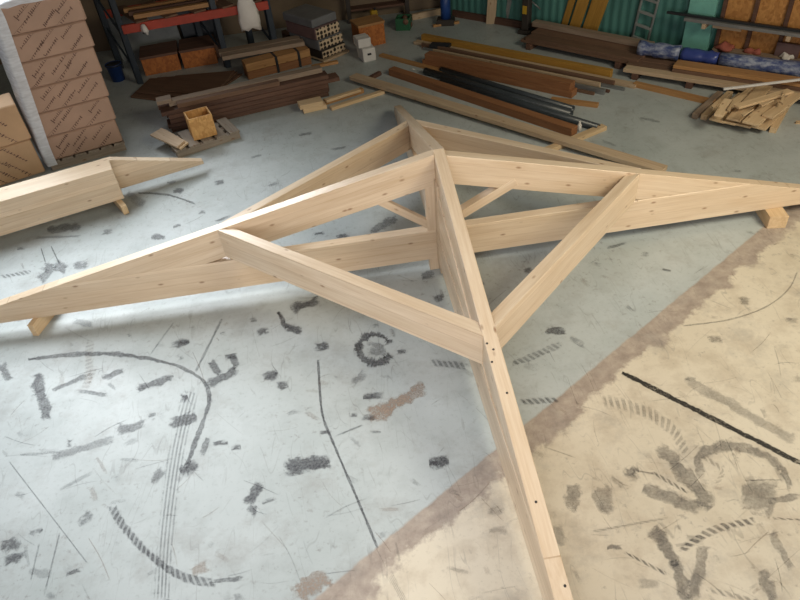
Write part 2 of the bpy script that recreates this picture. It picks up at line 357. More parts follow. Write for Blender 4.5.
    for _ in range(300):                       # scratches and faint scuffs
        a = V((rq.uniform(0, 800), rq.uniform(215, 600) if rq.random() < .8 else rq.uniform(130, 215))); ang = rq.choice((.5, -.62, 1.15, -.2, .9))+rq.uniform(-.25, .25); L_ = rq.uniform(8, 46)*(a.y/450)
        b = a+V((math.cos(ang), math.sin(ang)))*L_
        S([tuple(a), tuple(a*.5+b*.5+V((rq.uniform(-2, 2), rq.uniform(-2, 2)))), tuple(b)], rq.uniform(.7, 1.5)*(a.y/450), rq.uniform(.1, .38), 0, 0, 1 if rq.random() < .7 else 2)
    for _ in range(110):
        a = V((rq.uniform(0, 800), rq.uniform(230, 600))); ang = rq.choice((.1, -.4, .7, 1.2))+rq.uniform(-.2, .2); L_ = rq.uniform(5, 20)*(a.y/420); b = a+V((math.cos(ang), math.sin(ang)))*L_
        S([tuple(a), tuple(b)], rq.uniform(3, 8)*(a.y/450), rq.uniform(.12, .34), 0, 0, 1 if rq.random() < .65 else 2)
    me = bpy.data.meshes.new('floor'); me.from_pydata(vs, [], fs)
    me.uv_layers.new(name='mark'); me.color_attributes.new('mk', 'FLOAT_COLOR', 'POINT'); me.attributes.new('ends', 'FLOAT', 'POINT')
    ul = me.uv_layers['mark']; ca = me.attributes['mk']; ea = me.attributes['ends']
    for i in range(len(vs)): ca.data[i].color = mk[i]; ea.data[i].value = en[i]
    for lp in me.loops: ul.data[lp.index].uv = uv[lp.vertex_index]
    for k in ('floor', 'mk_rubber', 'mk_brown', 'mk_black'): me.materials.append(M[k])
    for f, m_ in zip(me.polygons, mi): f.material_index = m_
    o = bpy.data.objects.new('floor', me); COL.objects.link(o); setw(o, Matrix(), None); info(o, kind='structure')
build_floor()

# ------------------------------------------------------------------ walls
WA, WB = V((1.10, 5.79, 0)), V((6.6, -.03, 0)); EW = (WB-WA).normalized(); NW = V((EW.y, -EW.x, 0))      # NW points into the room
if NW.dot(CAM-WA) < 0: NW = -NW
def on_wall(u, v, off=0.0):                # place on the right wall, off metres in front of it
    return onplane(u, v, WA+NW*off, NW)
def wall_pos(u, v):                         # distance along the wall
    return (on_wall(u, v)-WA).dot(EW)
info(box('wall_back', (-4.6, 6.2, 0), 12.4, .2, 3.2, 0, M['wallbeige'], bevel=0), kind='structure')
s_osb = wall_pos(716, 45)
info(hexa('wall_right', [WA-NW*.16, WB-NW*.16, WB, WA], [q+V((0, 0, 3.2)) for q in (WA-NW*.16, WB-NW*.16, WB, WA)], M['greenwall'], xd=EW, bevel=0), kind='structure')
def wall_slab(name, s0, s1, z0, z1, t, mat, off=0.0, parent=None):
    a, b = WA+EW*s0+NW*off, WA+EW*s1+NW*off; q = [a, b, b+NW*t, a+NW*t]
    return hexa(name, [p+V((0, 0, z0)) for p in q], [p+V((0, 0, z1)) for p in q], mat, parent, EW, .002)
t = thing('trim_1', WA+EW*(wall_pos(697, 50)), None, None, kind='structure')
wall_slab('post', wall_pos(682, 50), wall_pos(707, 55), 0, 3.0, .06, M['greenpost'], .0, t)
# strand board lining with studs between the boards
t = thing('trim_2', WA+EW*(s_osb+.8), None, None, kind='structure')
wid = (wall_pos(748, 40)-s_osb)
for k in range(6):
    wall_slab('board', s_osb+k*wid+.03, s_osb+(k+1)*wid-.01, 0, 3.0, .03, M['osbw'], .0, t)
    wall_slab('stud', s_osb+k*wid-.01, s_osb+k*wid+.03, 0, 3.0, .06, M['brown'], .0, t)
t = thing('baseboard_right', WA+EW*2, None, None, kind='structure')
wall_slab('kick_board', .2, s_osb-.03, 0, .09, .04, M['brown'], 0, t)
info(box('trim_3', F(478, 10)+V((.02, .1, 0)), .42, .2, 3, -.2, M['pinkwall']), kind='structure')

# ------------------------------------------------------------------ the roof frame
def T(x, y, z): return V((x, y, z))*U
wT, zb, dt, za, mL, mR, dr = .0523, .07, .168, .638, .222, .259, .1425
bx, ay, h = .0208, -.0187, .0523/2
mF, mK, dj = .2309, .325, .1514
zt = zb+dt
fr = thing('roof_frame', T(bx, ay, 0), 'large pale glued timber roof frame of crossed trusses standing on the workshop floor', 'roof frame')
G = M['glulam']
def rafter_A(sg, m):
    dr = .153 if sg < 0 else .1425
    x0 = bx+sg*h; xt = sg*(za-zt)/m; xb = sg*(za-dr-zt)/m
    P = [T(x0, ay, za-m*abs(x0)), T(xt, ay, zt), T(xb, ay, zt), T(x0, ay, za-dr-m*abs(x0))]
    return prism('rafter', P, (0, wT*U, 0), G, fr, P[1]-P[0])
rafter_A(-1, mL); rafter_A(1, mR)
qL, qR = 2.3, 1.98
def zA(x): return za-(mL if x < 0 else mR)*abs(x)
prism('tie_beam', [T(-qL, ay, zb), T(qR, ay, zb), T(qR, ay, zA(qR)), T((za-zt)/mR, ay, zt), T(-(za-zt)/mL, ay, zt), T(-qL, ay, zA(-qL))], (0, wT*U, 0), G, fr)
SCREWS = []
# the crossing truss: front half level, back half dipping to the floor
ztf = .074+dt
P = [T(bx, 0, za), T(bx, -(za-ztf)/mF, ztf), T(bx, -(za-dr-ztf)/mF, ztf), T(bx, 0, za-dr)]
fr_front = prism('rafter', P, (wT*U, 0, 0), G, fr, P[1]-P[0])
qF = 2.22
xf = lambda y: .009+(bx-.009)*min(1.0, -y/1.5)
prism('tie_beam', [T(xf(-.05), ay-h, .074), T(bx, -qF, .074), T(bx, -qF, za-mF*qF), T(bx, -(za-ztf)/mF, ztf), T(xf(-.05), ay-h, ztf)], (wT*U, 0, 0), G, fr, (0, -1, 0))
yw = (za-dr-ztf)/mF
prism('web_board', [T(.013, -.09, ztf), T(.017, -yw, ztf), T(.015, -.09, za-dr-mF*.09)], (wT*U*.98, 0, 0), M['glulam_side'], fr, (0, -1, 0))
qK = 1.74; sk = -.037
zk = lambda y: zb+sk*y
yb = (za-dr-zt)/(mK+sk); yt = (za-zt)/(mK+sk)
P = [T(bx, 0, za), T(bx, yt, zk(yt)+dt), T(bx, yb, zk(yb)+dt), T(bx, 0, za-dr)]
prism('rafter', P, (wT*U, 0, 0), G, fr, P[1]-P[0])
prism('tie_beam', [T(bx, ay+h, zk(0)), T(bx, qK, max(zk(qK), .002)), T(bx, qK, za-mK*qK), T(bx, yt, zk(yt)+dt), T(bx, ay+h, zt)], (wT*U, 0, 0), G, fr, (0, 1, 0))
# king post: a plain post along the long truss and one at right angles
def col4(x, hx, y0, y1, z0, z1):
    q = [(x-hx, y0), (x+hx, y0), (x+hx, y1), (x-hx, y1)]
    return hexa('king_post', [T(a, b, z0) for a, b in q], [T(a, b, z1) for a, b in q], M['glulam_side'], fr, (0, 0, 1))
col4(.006, .062, ay-h+.004, ay+h-.004, .0, za-.035); col4(.012, h, ay-.1, ay-h+.004, .03, za-.12); col4(.012, h, ay+h-.004, ay+.09, .03, za-.12)
def brace(sg, u0, v0, u1, v1):
    a = onplane(u0, v0, T(0, ay-.004, 0), V((0, 1, 0))); b = onplane(u1, v1, T(0, ay-.004, 0), V((0, 1, 0)))
    x, y, z = frame(b-a, (0, 0, 1)); hh = (.037 if sg < 0 else .044)*U
    q = [a, b, b-z*hh, a-z*hh]
    return prism('brace', q, (0, (.03 if sg < 0 else .05)*U, 0), M['glulam_side'], fr, b-a)
brace(-1, 371, 192, 432, 221.5); brace(1, 513, 176, 459, 209)
def jack(PA0, PA1, PB0, PB1, xd):
    # PA* on the long truss face, PB* on the crossing truss face; 0 = inner edge, 1 = outer edge
    top = [PA0, PB0, PB1, PA1]; return hexa('jack_rafter', [p-V((0, 0, dj*U)) for p in top], top, M['glulam_side'], fr, PB0-PA0)
g = wT*.707
def jk(sA, mA, sB, mB_, sx, sy):
    yA = ay+sy*h; xB = bx+sx*h; zA_ = za-mA*sA; zB_ = za-mB_*sB
    res = []
    for d in (-g, g):
        # line from (sx*(sA+d), ay) to (bx, sy*(sB+d)); trim at the faces
        p = V((sx*(sA+d), ay)); q = V((bx, sy*(sB+d)))
        t0 = (yA-p.y)/(q.y-p.y); t1 = (xB-p.x)/(q.x-p.x); a = p+(q-p)*t0; b = p+(q-p)*t1
        res.append((T(a.x, a.y, zA_), T(b.x, b.y, zB_)))
    return jack(res[0][0], res[1][0], res[0][1], res[1][1], None)
jk(1.0034, mL, .9562, mF, -1, -1); jk(.951, mR, .9299, mF, 1, -1)
jk(.985, mL, .95, mK, -1, 1); jk(.98, mR, .95, mK, 1, 1)
bh = zb*U
def screws(parent, pts, p, n):
    for u, v in pts:
        c = onplane(u, v, p, n); o = tube('screw_head', [c-n*.001, c+n*.002], .0065, M['dark'], parent, seg=8)
nF_ = V((0, -mF, 1)).normalized(); nF_ = V((0, -(mF), 1)).normalized()
screws(fr_front, [(487, 343.5), (493.5, 349.5), (492, 362), (507, 393), (536, 502), (565, 586)], T(bx, 0, za), nF_)
def block(u, v, dirv, L, w, label):
    a = F(u, v); d = V(dirv).normalized()
    o = bar('bearing_block', a, a+d*L, w, bh-.001, M['scrap']); return info(o, label, 'timber block')
o = bar('bearing_block', T(1.665, -.12, 0)+V((.05, 0, 0)), T(1.70, .08, 0)+V((.05, 0, 0)), .14, bh-.001, M['scrap']); info(o, 'short pale timber block under the right end of the big roof frame', 'timber block')
A_ = F(36, 336); o = bar('bearing_block', A_, A_+V((.12, .42, 0)), .045, bh-.001, M['scrap']); info(o, 'upright pale offcut propping up the left end of the big roof frame', 'timber block')

# ------------------------------------------------------------------ second truss, lying at the left
hz = .09
a1 = F(124.5, 198.4, hz); a0 = a1+(F(0, 236.5, hz)-a1)*1.5; ex = (a1-a0).normalized(); ny = V((-ex.y, ex.x, 0))
t = thing('timber_truss', (a0+a1)/2*1.0-V((0, 0, hz)), 'second pale timber truss lying at the left edge on a cross lath', 'roof truss')
def run(name, s0, s1, z0, z1, y0, y1, parent, mat=G):
    q = [s0+ny*y0, s1+ny*y0, s1+ny*y1, s0+ny*y1]
    return hexa(name, [p+V((0, 0, z0-hz)) for p in q], [p+V((0, 0, z1-hz)) for p in q], mat, parent, ex)
run('lower_chord', a0, a1-ex*.0, hz, hz+.16, 0, .2, t); run('upper_chord', a0, a1, hz+.16, hz+.31, 0, .2, t)
e = F(206, 167, hz); b0 = a1+ny*.2-ex*1.9
L = (e-b0).dot(ex); pe = b0+ex*L
b0 = b0+ny*.042; pe = pe+ny*.042
prism('tapered_end', [b0, pe, pe+V((0, 0, .03)), b0+ex*(L-.80)+V((0, 0, .305)), b0+V((0, 0, .305))], ny*.08, M['glulam_side'], t, ex)
c0 = F(127, 214); o = bar('support_lath', c0, c0+ny*.65-ex*.12, .05, hz-.001, M['scrap']); info(o, 'short pale lath sticking out under the end of the left truss', 'lath')

# ------------------------------------------------------------------ cartons
def pallet(name, c, sx, sy, rz, label, mat='pallet', hgt=.12, group=None):
    t = thing(name, c, label, 'pallet', group, rz=0); e = V((math.cos(rz), math.sin(rz), 0)); f = V((-e.y, e.x, 0)); c = V(c); k = hgt/.12
    for i in (-1, 0, 1): bar('bearer', c+f*i*(sy/2-.05)-e*sx/2, c+f*i*(sy/2-.05)+e*sx/2, .09, .09*k, M[mat], t)
    nb = max(4, int(sx/.125))
    for i in range(nb):
        p = c+e*(-sx/2+.05+(sx-.1)*i/(nb-1))+V((0, 0, .09*k)); bar('deck_board', p-f*sy/2, p+f*sy/2, .112, .03*k, M[mat], t)
    return t
def scribble(parent, org, ex_, up_, n_out, w, hgt, rows, slant, rnd, cols=2):
    """small slanted rows of brush-like lettering strokes on a carton face"""
    vs = []; fs = []
    for r in range(rows):
        for k in range(cols):
            cx = w*(.25+.5*k/(max(1, cols-1)) if cols > 1 else .5)+rnd.uniform(-.05, .05); cz = hgt*(r+.5)/rows+rnd.uniform(-.02, .02); L = w*rnd.uniform(.22, .34)
            d = (ex_*math.cos(slant)+up_*math.sin(slant)); q = (up_*math.cos(slant)-ex_*math.sin(slant)); m_ = 9
            for i in range(m_):
                s = (i/(m_-1)-.5)*L; c = org+ex_*cx+up_*cz+d*s; hh = rnd.uniform(.006, .017)*(1.7 if i == 0 else 1); sk_ = d*.008; ww = d*rnd.uniform(.003, .006)
                b = len(vs); vs += [c-q*hh-ww, c-q*hh+ww, c+q*hh+sk_+ww, c+q*hh+sk_-ww]; fs.append((b, b+1, b+2, b+3))
            b = len(vs); c = org+ex_*cx+up_*cz; vs += [c-d*L/2-q*.003, c+d*L/2-q*.003, c+d*L/2+q*.002, c-d*L/2+q*.002]; fs.append((b, b+1, b+2, b+3))
    # keep the strokes on the face
    vs = [org+ex_*min(max((v-org).dot(ex_), .02), w-.02)+up_*min(max((v-org).dot(up_), .012), hgt-.012)+n_out*.0015 for v in vs]
    return mesh('printed_lettering', vs, fs, M['ink'], parent, ex_)
rnd = random.Random(3)
cR, cL = F(127, 150), F(53, 171); eF = (cR-cL); wF = eF.length; eF.normalize(); nF = V((-eF.y, eF.x, 0)); rzF = math.atan2(eF.y, eF.x)
pallet('wooden_pallet', (cR+cL)/2+nF*.42, wF, .84, rzF, 'pale wooden pallet under the tall stack of brown cartons', hgt=.10)
names = ['lowest', 'second from the bottom', 'third from the bottom', 'fourth from the bottom', 'fifth from the bottom', 'topmost']
for k in range(6):
    sh = .026*k+.01; w2 = wF-.012-.006*k; z0 = .101+k*.248; hh = .244
    c = cL+eF*(w2/2+sh)+nF*.40+V((0, 0, z0))
    ct = thing('carton', c, 'brown printed carton, %s in the tall stack at left' % names[k], 'carton', 'brown cartons in the tall stack')
    box('body', c, w2, .78, hh, rzF, M['carton'], ct, bevel=.012)
    o0 = cL+eF*sh+nF*.01+V((0, 0, z0)); scribble(ct, o0, eF, V((0, 0, 1)), -nF, w2, hh, 2, .7, rnd, cols=3)
# stretch film over the top and down the left flank of the tall stack
def film():
    vs = []; fs = []; N = 16; K = 10; rr = random.Random(5)
    z1 = .101+6*.248; prof = []
    for i in range(N): prof.append((i/(N-1)*z1*.985+.05, 0))
    cols = [(.075, -.009), (.0, -.010), (-.03, .0), (-.06, .09), (-.10, .20), (-.115, .32), (-.11, .45), (-.09, .60), (-.05, .74), (-.03, .80)]
    for j, (ox, y) in enumerate(cols):
        for i in range(N):
            z = .06+(z1-.06)*i/(N-1); sh = .026*min(5, max(0, (z-.1)/.248-.5)) - .004
            p = cL+eF*(sh+ox*(1 if ox > 0 else (.55+.45*z/z1))-rr.uniform(0, .012)*(j > 0))+nF*(y-rr.uniform(0, .006))+V((0, 0, z)); vs.append(p)
        for i in range(1, 7):
            p = cL+eF*(.13+(wF-.04)*i/6)+nF*(y if j else -.02)+V((0, 0, z1+.012+rr.uniform(0, .02)+.04*math.sin(j*.34)*(i < 6)-(.03 if i == 6 or j == 0 else 0))); vs.append(p)
    n_ = N+6
    for j in range(K-1):
        for i in range(n_-1): a = j*n_+i; fs.append((a, a+1, a+n_+1, a+n_))
    return mesh('stretch_film', vs, fs, M['film'], None, (1, 0, 0), smooth=True)
info(film(), 'clear shiny plastic film over the top and left flank of the tall carton stack', 'plastic film')
dR, dL = F(46, 172), F(0, 187); eD = (dR-dL).normalized(); nD = V((-eD.y, eD.x, 0)); rzD = math.atan2(eD.y, eD.x)
for k, nm in enumerate(('lower', 'upper')):
    z0 = .002+k*.37; c = dR-eD*(.43-.02*k)+nD*.2+V((0, 0, z0))
    ct = thing('carton', c, 'tan printed carton, %s of two at the left edge before the tall stack' % nm, 'carton', 'tan cartons at the left edge')
    box('body', c, .86, .38, .366, rzD, M['carton2'], ct, bevel=.01)
    scribble(ct, c-eD*.43-nD*.19, eD, V((0, 0, 1)), -nD, .86, .366, 2, -.9, rnd, cols=4)

# ------------------------------------------------------------------ pallet rack
rA, rM, rB = F(121, 28, .70), F(214, 13, .70), F(266, 3, .70)
eR = (rB-rA).normalized(); nR = (F(116, 71)-F(137, 88)).normalized(); flat = lambda p, z=0: V((p.x, p.y, z))
rM = rA+eR*(rM-rA).dot(eR)
t = thing('pallet_rack', flat((rA+rB)/2), 'dark blue pallet rack with red crossbeams along the back wall', 'pallet rack')
for p in (rA, rM, rB):
    for dd in (0, .75):
        q = flat(p)+nR*dd; hexa('upright', [q+eR*a*.035+nR*b*.035 for a, b in ((-1, -1), (1, -1), (1, 1), (-1, 1))], [q+eR*a*.035+nR*b*.035+V((0, 0, 1.9)) for a, b in ((-1, -1), (1, -1), (1, 1), (-1, 1))], M['rack_blue'], t, (0, 0, 1))
    for z in (.15, .55, .95):
        bar('frame_brace', flat(p, z), flat(p, z+.38)+nR*.75, .02, .03, M['rack_blue'], t)
for z in (.64, 1.5):
    for dd in (-.05, .80):
        bar('crossbeam', flat(rA, z)+nR*dd, flat(rB, z)+nR*dd, .045, .10, M['rack_red'], t)
for i in range(5):
    p = flat(rA, .741)+eR*(.25+.35*i); 
    o = bar('board', p-nR*.07, p+nR*.78, .16, .022, M['brown2']); info(o, 'brown board lying across the red rack crossbeams', 'board', 'boards across the rack crossbeams')
for i in range(3):
    p = flat(rA, .765)+nR*(.05+.18*i)+eR*.2
    o = bar('slat', p, p+eR*(1.0+.1*i), .07, .05, M['brown' if i % 2 else 'orange']); info(o, 'long brown slat lying on the rack shelf boards, %s from the front' % ('first', 'second', 'third')[i], 'slat', 'slats on the rack shelf')
# white bag hung from the crossbeam
def hang_bag(name, p, w, hh, label, cat, mat='cloth', seed=1):
    rr = random.Random(seed); vs = []; fs = []; N = 12; K = 9
    for j in range(K):
        tt = j/(K-1); z = -tt*hh; ww = w*(.55+.45*math.sin(min(1, tt*1.6)*1.57)) * (1-.15*max(0, tt-.8)*5*rr.uniform(.3, 1))
        for i in range(N):
            a = 2*math.pi*i/N; x = math.cos(a)*ww/2*(1+rr.uniform(-.1, .1)); y = math.sin(a)*(.02+.05*math.sin(tt*2.6))*(1+rr.uniform(-.3, .3))
            vs.append(p+eR*x+nR*y+V((0, 0, z+(rr.uniform(-.03, .03) if j == K-1 else 0))))
    for j in range(K-1):
        for i in range(N): a = j*N+i; b = j*N+(i+1) % N; fs.append((a, b, b+N, a+N))
    fs += [tuple(range(N)), tuple(range(len(vs)-N, len(vs)))]
    return info(mesh(name, vs, fs, M[mat], smooth=True), label, cat)
pb = flat(rA, 0)+eR*(F(243, 10, .7)-rA).dot(eR)-nR*.14
hang_bag('cloth_bag', pb+V((0, 0, .86)), .26, .40, 'white cloth bag hanging over the red rack crossbeam', 'bag')
pb = flat(rA, 0)+eR*.23-nR*.12; hang_bag('plastic_bag', pb+V((0, 0, .73)), .07, .10, 'tiny white bag on the red crossbeam near the left rack upright', 'bag', seed=4)
# grey panel behind the rack, crates under it
pg = flat(rA)+eR*.10+nR*.95; o = hexa('grey_panel', [pg, pg+eR*.85, pg+eR*.85+nR*.03, pg+nR*.03], [q+V((0, 0, .62))+nR*.08 for q in (pg, pg+eR*.85, pg+eR*.85+nR*.03, pg+nR*.03)], M['grey_panel'], None, eR); info(o, 'pale grey panel standing behind the left bay of the rack', 'panel')
pg = flat(rA)+eR*.98+nR*.92; o = hexa('teal_board', [pg, pg+eR*.5, pg+eR*.5+nR*.03, pg+nR*.03], [q+V((0, 0, .6))+nR*.06 for q in (pg, pg+eR*.5, pg+eR*.5+nR*.03, pg+nR*.03)], M['rack_blue'], None, eR); info(o, 'dark teal board standing behind the rack beside the grey panel', 'board')
def crate(name, p0, ex_, w, d, hh, label, cat, mat, lid=None, wall=.02, group=None, base=True):
    """open-topped board crate: p0 = front left foot, ex_ along the front"""
    ex_ = V(ex_).normalized(); ny_ = V((-ex_.y, ex_.x, 0)); t = thing(name, p0+ex_*w/2+ny_*d/2, label, cat, group); z = V((0, 0, hh))
    def sl(nm, a, b, th):
        q = [a, b, b+th, a+th]; hexa(nm, q, [k+z for k in q], M[mat], t, b-a, .0015)
    sl('front_panel', p0, p0+ex_*w, ny_*wall); sl('back_panel', p0+ny_*(d-wall), p0+ex_*w+ny_*(d-wall), ny_*wall)
    sl('side_panel', p0+ny_*wall, p0+ny_*(d-wall), ex_*wall); sl('side_panel', p0+ex_*(w-wall)+ny_*wall, p0+ex_*(w-wall)+ny_*(d-wall), ex_*wall)
    q = [p0+ex_*wall+ny_*wall, p0+ex_*(w-wall)+ny_*wall, p0+ex_*(w-wall)+ny_*(d-wall), p0+ex_*wall+ny_*(d-wall)]
    hexa('bottom', q, [k+V((0, 0, wall)) for k in q], M[mat], t, ex_, .001)
    if lid:
        q = [p0+z-ex_*.01-ny_*.01, p0+z+ex_*(w+.01)-ny_*.01, p0+z+ex_*(w+.01)+ny_*(d+.01), p0+z-ex_*.01+ny_*(d+.01)]
        hexa('lid', q, [k+V((0, 0, .03)) for k in q], M[lid], t, ex_, .002)
    return t
k0, k1, k2 = F(146, 76), F(184, 69), F(219, 63)
crate('board_crate', k0, k1-k0, (k1-k0).length-.03, .45, .21, 'orange strand board crate under the rack, the left of two', 'crate', 'osbd', 'brown')
crate('board_crate', k1+(k2-k1)*.02, k2-k1, (k2-k1).length-.02, .45, .21, 'orange strand board crate under the rack, the right of two', 'crate', 'osbd', 'brown')
# plywood sheets lying in front of the crates
sh = [((131, 98), (196, 106), (243, 75), (150, 80)), ((136, 93), (205, 101), (238, 73), (158, 79)), ((160, 92), (215, 96), (235, 72), (176, 77))]
for i, q in enumerate(sh):
    z0 = .002+i*.024; P = [F(a, b, z0) for a, b in q]
    info(hexa('plywood_sheet', P, [p+V((0, 0, .022)) for p in P], M['brown2'], None, P[1]-P[0]), 'dull brown sheet on the floor before the rack crates, %s of three' % ('lowest', 'middle', 'topmost')[i], 'sheet', 'brown sheets before the rack')
# blue bucket by the rack foot
def lathe(name, c, prof, mat, parent=None, seg=18):
    vs = []; fs = []; c = V(c)
    for r, z in prof:
        for i in range(seg): a = 2*math.pi*i/seg; vs.append(c+V((r*math.cos(a), r*math.sin(a), z)))
    for j in range(len(prof)-1):
        for i in range(seg): a = j*seg+i; b = j*seg+(i+1) % seg; fs.append((a, b, b+seg, a+seg))
    fs += [tuple(range(seg))[::-1], tuple(range(len(vs)-seg, len(vs)))]
    return mesh(name, vs, fs, mat, parent, smooth=True)
cb = F(119, 80); t = thing('bucket', cb, 'dark blue bucket beside the left foot of the pallet rack', 'bucket')
lathe('body', cb, [(.08, 0), (.1, .22), (.105, .22), (.105, .2), (.095, .2), (.078, .02)], M['blue'], t); tube('rim', [cb+V((0, 0, .2)), cb+V((0, 0, .215))], .108, M['black'], t)

# ------------------------------------------------------------------ long dark plank stack
sA, sB = F(176, 132), F(338, 94); eS = (sB-sA).normalized(); nS = V((-eS.y, eS.x, 0)); LS = (sB-sA).length
lay = ['bottom', 'second', 'third', 'fourth', 'fifth']
for k in range(5):
    for j in range(2):
        z = .001+k*.0485; s0 = random.uniform(-.04, .05)-.02*k; s1 = LS+random.uniform(-.12, .05)
        y0 = .09+j*.19+random.uniform(-.008, .012)
        o = bar('plank', sA+eS*s0+nS*y0+V((0, 0, z)), sA+eS*s1+nS*y0+V((0, 0, z)), .165, .046, M['brown'])
        info(o, 'dark brown plank in the long low stack, %s layer, %s row' % (lay[k], ('front', 'back')[j]), 'plank', 'dark planks in the long stack')
z = .245
o = bar('plank', sA+eS*.1+nS*.06+V((0, 0, z)), sA+eS*1.25+nS*.06+V((0, 0, z)), .09, .05, M['brown2']); info(o, 'brown batten on the front top edge of the long dark plank stack', 'batten')
o = bar('plank', sA+eS*.02+nS*.17+V((0, 0, z)), sA+eS*1.78+nS*.17+V((0, 0, z)), .11, .055, M['greyplank']); info(o, 'long pale grey plank lying on top of the dark plank stack', 'plank')
o = box('timber_block', sA-eS*.02+nS*.15+V((0, 0, z+.056)), .16, .14, .04, math.atan2(eS.y, eS.x), M['greyplank']); info(o, 'short greyish block on the near end of the dark plank stack', 'timber block')
o = bar('lath', F(312, 68, .245), F(338, 63, .245), .06, .03, M['orange']); info(o, 'short pale lath on the far end of the dark plank stack', 'lath')

# ------------------------------------------------------------------ small pallet with an open strand board box
pL, pF, pR = F(152, 143), F(179, 159), F(241, 138)
eP = (pR-pF).normalized(); nP = V((-eP.y, eP.x, 0)); wP = (pR-pF).length; dP = .42
pallet('wooden_pallet', pF+eP*wP/2+nP*dP/2, wP, dP, math.atan2(eP.y, eP.x), 'small weathered pallet carrying the open strand board box', hgt=.09)
bF, bR, bL = F(194.5, 141, .092), F(217.5, 134.5, .092), F(180.5, 138, .092)
wB = (bR-bF).length; crate('open_box', bF, bR-bF, wB, .23, .235, 'small open strand board box standing on the little pallet', 'box', 'osb', wall=.014)
q0 = F(156, 141, .095)
P = [F(151, 138, .092), F(178, 150.5, .092), F(186, 144, .092), F(163, 131, .092)]
o = hexa('board_offcut', P, [p+V((0, 0, .02)) for p in P], M['pale'], None, P[1]-P[0]); info(o, 'pale board offcut lying flat on the little pallet, the upper of two', 'board')
for q in P: q.z -= 0
o.location.z += .021
P2 = [p+V((.03, -.005, 0)) for p in P]; o = hexa('board_offcut', P2, [p+V((0, 0, .02)) for p in P2], M['scrap'], None, P[1]-P[0]); info(o, 'pale board offcut under another on the little pallet', 'board')

# ------------------------------------------------------------------ strapped lumber and grey board behind the dark stack
l0, l1 = F(249, 80), F(312, 64); eL = (l1-l0).normalized(); nL = V((-eL.y, eL.x, 0)); LL = (l1-l0).length
for k, (mt, nm) in enumerate((('red', 'lower'), ('orange', 'upper'))):
    t = thing('lumber_pack', l0+eL*LL/2+V((0, 0, .001+k*.1)), '%s pack of strapped brown timber behind the dark plank stack' % nm, 'lumber pack', 'strapped lumber packs')
    bar('timber', l0+nL*.1+V((0, 0, .001+k*.1)), l1+nL*.1+V((0, 0, .001+k*.1)), .2, .095, M[mt], t)
    for s in (.45, .8):
        p = l0+eL*LL*s-nL*.004+V((0, 0, .0005+k*.1)); bar('strap', p+nL*.1, p+nL*.1+eL*.03, .214, .098, M['black'], t, bevel=0)
g0, g1 = F(221, 53, .28), F(303, 38, .28)
for i in range(2):
    o = bar('plank', g0+nL*(.16*i)+V((0, 0, -.078+.002)), g1+nL*(.16*i)+V((0, 0, -.078+.002)), .14, .05, M['greyplank']); info(o, 'long grey plank on the strapped lumber, %s of the pair' % ('front', 'rear')[i], 'plank', 'grey planks on the lumber')
for i, (u, v) in enumerate(((222, 60), (294, 52))):
    c = F(u, v)+nL*.12; o = bar('bearer', c-nL*.02, c+nL*.22, .07, .2, M['brown']); info(o, 'dark bearer block holding the %s end of the grey planks' % ('left', 'right')[i], 'bearer')

# ------------------------------------------------------------------ perforated clay block bundles
c0, cr, cl = F(323, 62), F(351, 55), F(299, 51)
e1 = V((.8, .6, 0)); n1 = V((-.6, .8, 0)); w1 = .40; L1 = .62
bl = [('lowest', 0, .105, 'dark'), ('second', .108, .125, 'greywrap'), ('third', .236, .15, 'purple'), ('topmost', .389, .1, 'greywrap')]
for i, (nm, z0, hh, mt) in enumerate(bl):
    p0 = c0+n1*.02*i-e1*.01*i+V((0, 0, .032+z0)); t = thing('block_bundle', p0+e1*w1/2+n1*L1/2, 'bundle of perforated clay blocks in the dim back corner, %s of four stacked' % nm, 'block bundle', 'perforated block bundles')
    q = [p0, p0+e1*w1, p0+e1*w1+n1*L1, p0+n1*L1]; hexa('body', q, [k+V((0, 0, hh)) for k in q], M[mt], t, n1, .008)
    if i < 3:
        q = [p0-n1*.012+e1*.01, p0+e1*(w1-.01)-n1*.012, p0+e1*(w1-.01)-n1*.0, p0+e1*.01-n1*.0]; hexa('perforated_end', [k+V((0, 0, .01)) for k in q], [k+V((0, 0, hh-.01)) for k in q], M['perf'], t, e1, 0)
pallet('wooden_pallet', c0+e1*w1/2+n1*L1/2, w1+.04, L1+.1, math.atan2(e1.y, e1.x), 'low pale pallet under the perforated block bundles', 'pale', hgt=.03)

# ------------------------------------------------------------------ white cartons, orange crate and odds beside them
w0, wr = F(364, 63), F(377, 60); ew = (wr-w0).normalized(); nw_ = V((-ew.y, ew.x, 0))
def carton(p0, ex_, w, d, hh, label, mat='white_card', slot=True, group=None):
    ex_ = V(ex_).normalized(); ny_ = V((-ex_.y, ex_.x, 0)); t = thing('carton', p0+ex_*w/2+ny_*d/2, label, 'carton', group)
    q = [p0, p0+ex_*w, p0+ex_*w+ny_*d, p0+ny_*d]; hexa('body', q, [k+V((0, 0, hh)) for k in q], M[mat], t, ex_, .006)
    if slot:
        a = p0+ex_*w*.35-ny_*.002+V((0, 0, hh*.5)); bar('hand_slot', a, a+ex_*w*.3, .004, .025, M['black'], t, bevel=0)
    q = [p0+ny_*(d/2-.02), p0+ex_*w+ny_*(d/2-.02), p0+ex_*w+ny_*(d/2+.02), p0+ny_*(d/2+.02)]; hexa('tape', [k+V((0, 0, hh)) for k in q], [k+V((0, 0, hh+.0015)) for k in q], M['cloth'], t, ex_, 0)
    return t
carton(w0, ew, .17, .24, .165, 'white cardboard carton on the floor beside the block bundles')
carton(w0-ew*.03+nw_*.05+V((0, 0, .17)), ew, .17, .2, .11, 'small white carton standing on top of another white carton', slot=False)
o0, o1 = F(364, 52), F(389, 46)
crate('wooden_crate', o0+nw_*.12, o1-o0, (o1-o0).length, .3, .27, 'orange brown wooden crate behind the white cartons', 'crate', 'osbd', 'orange')
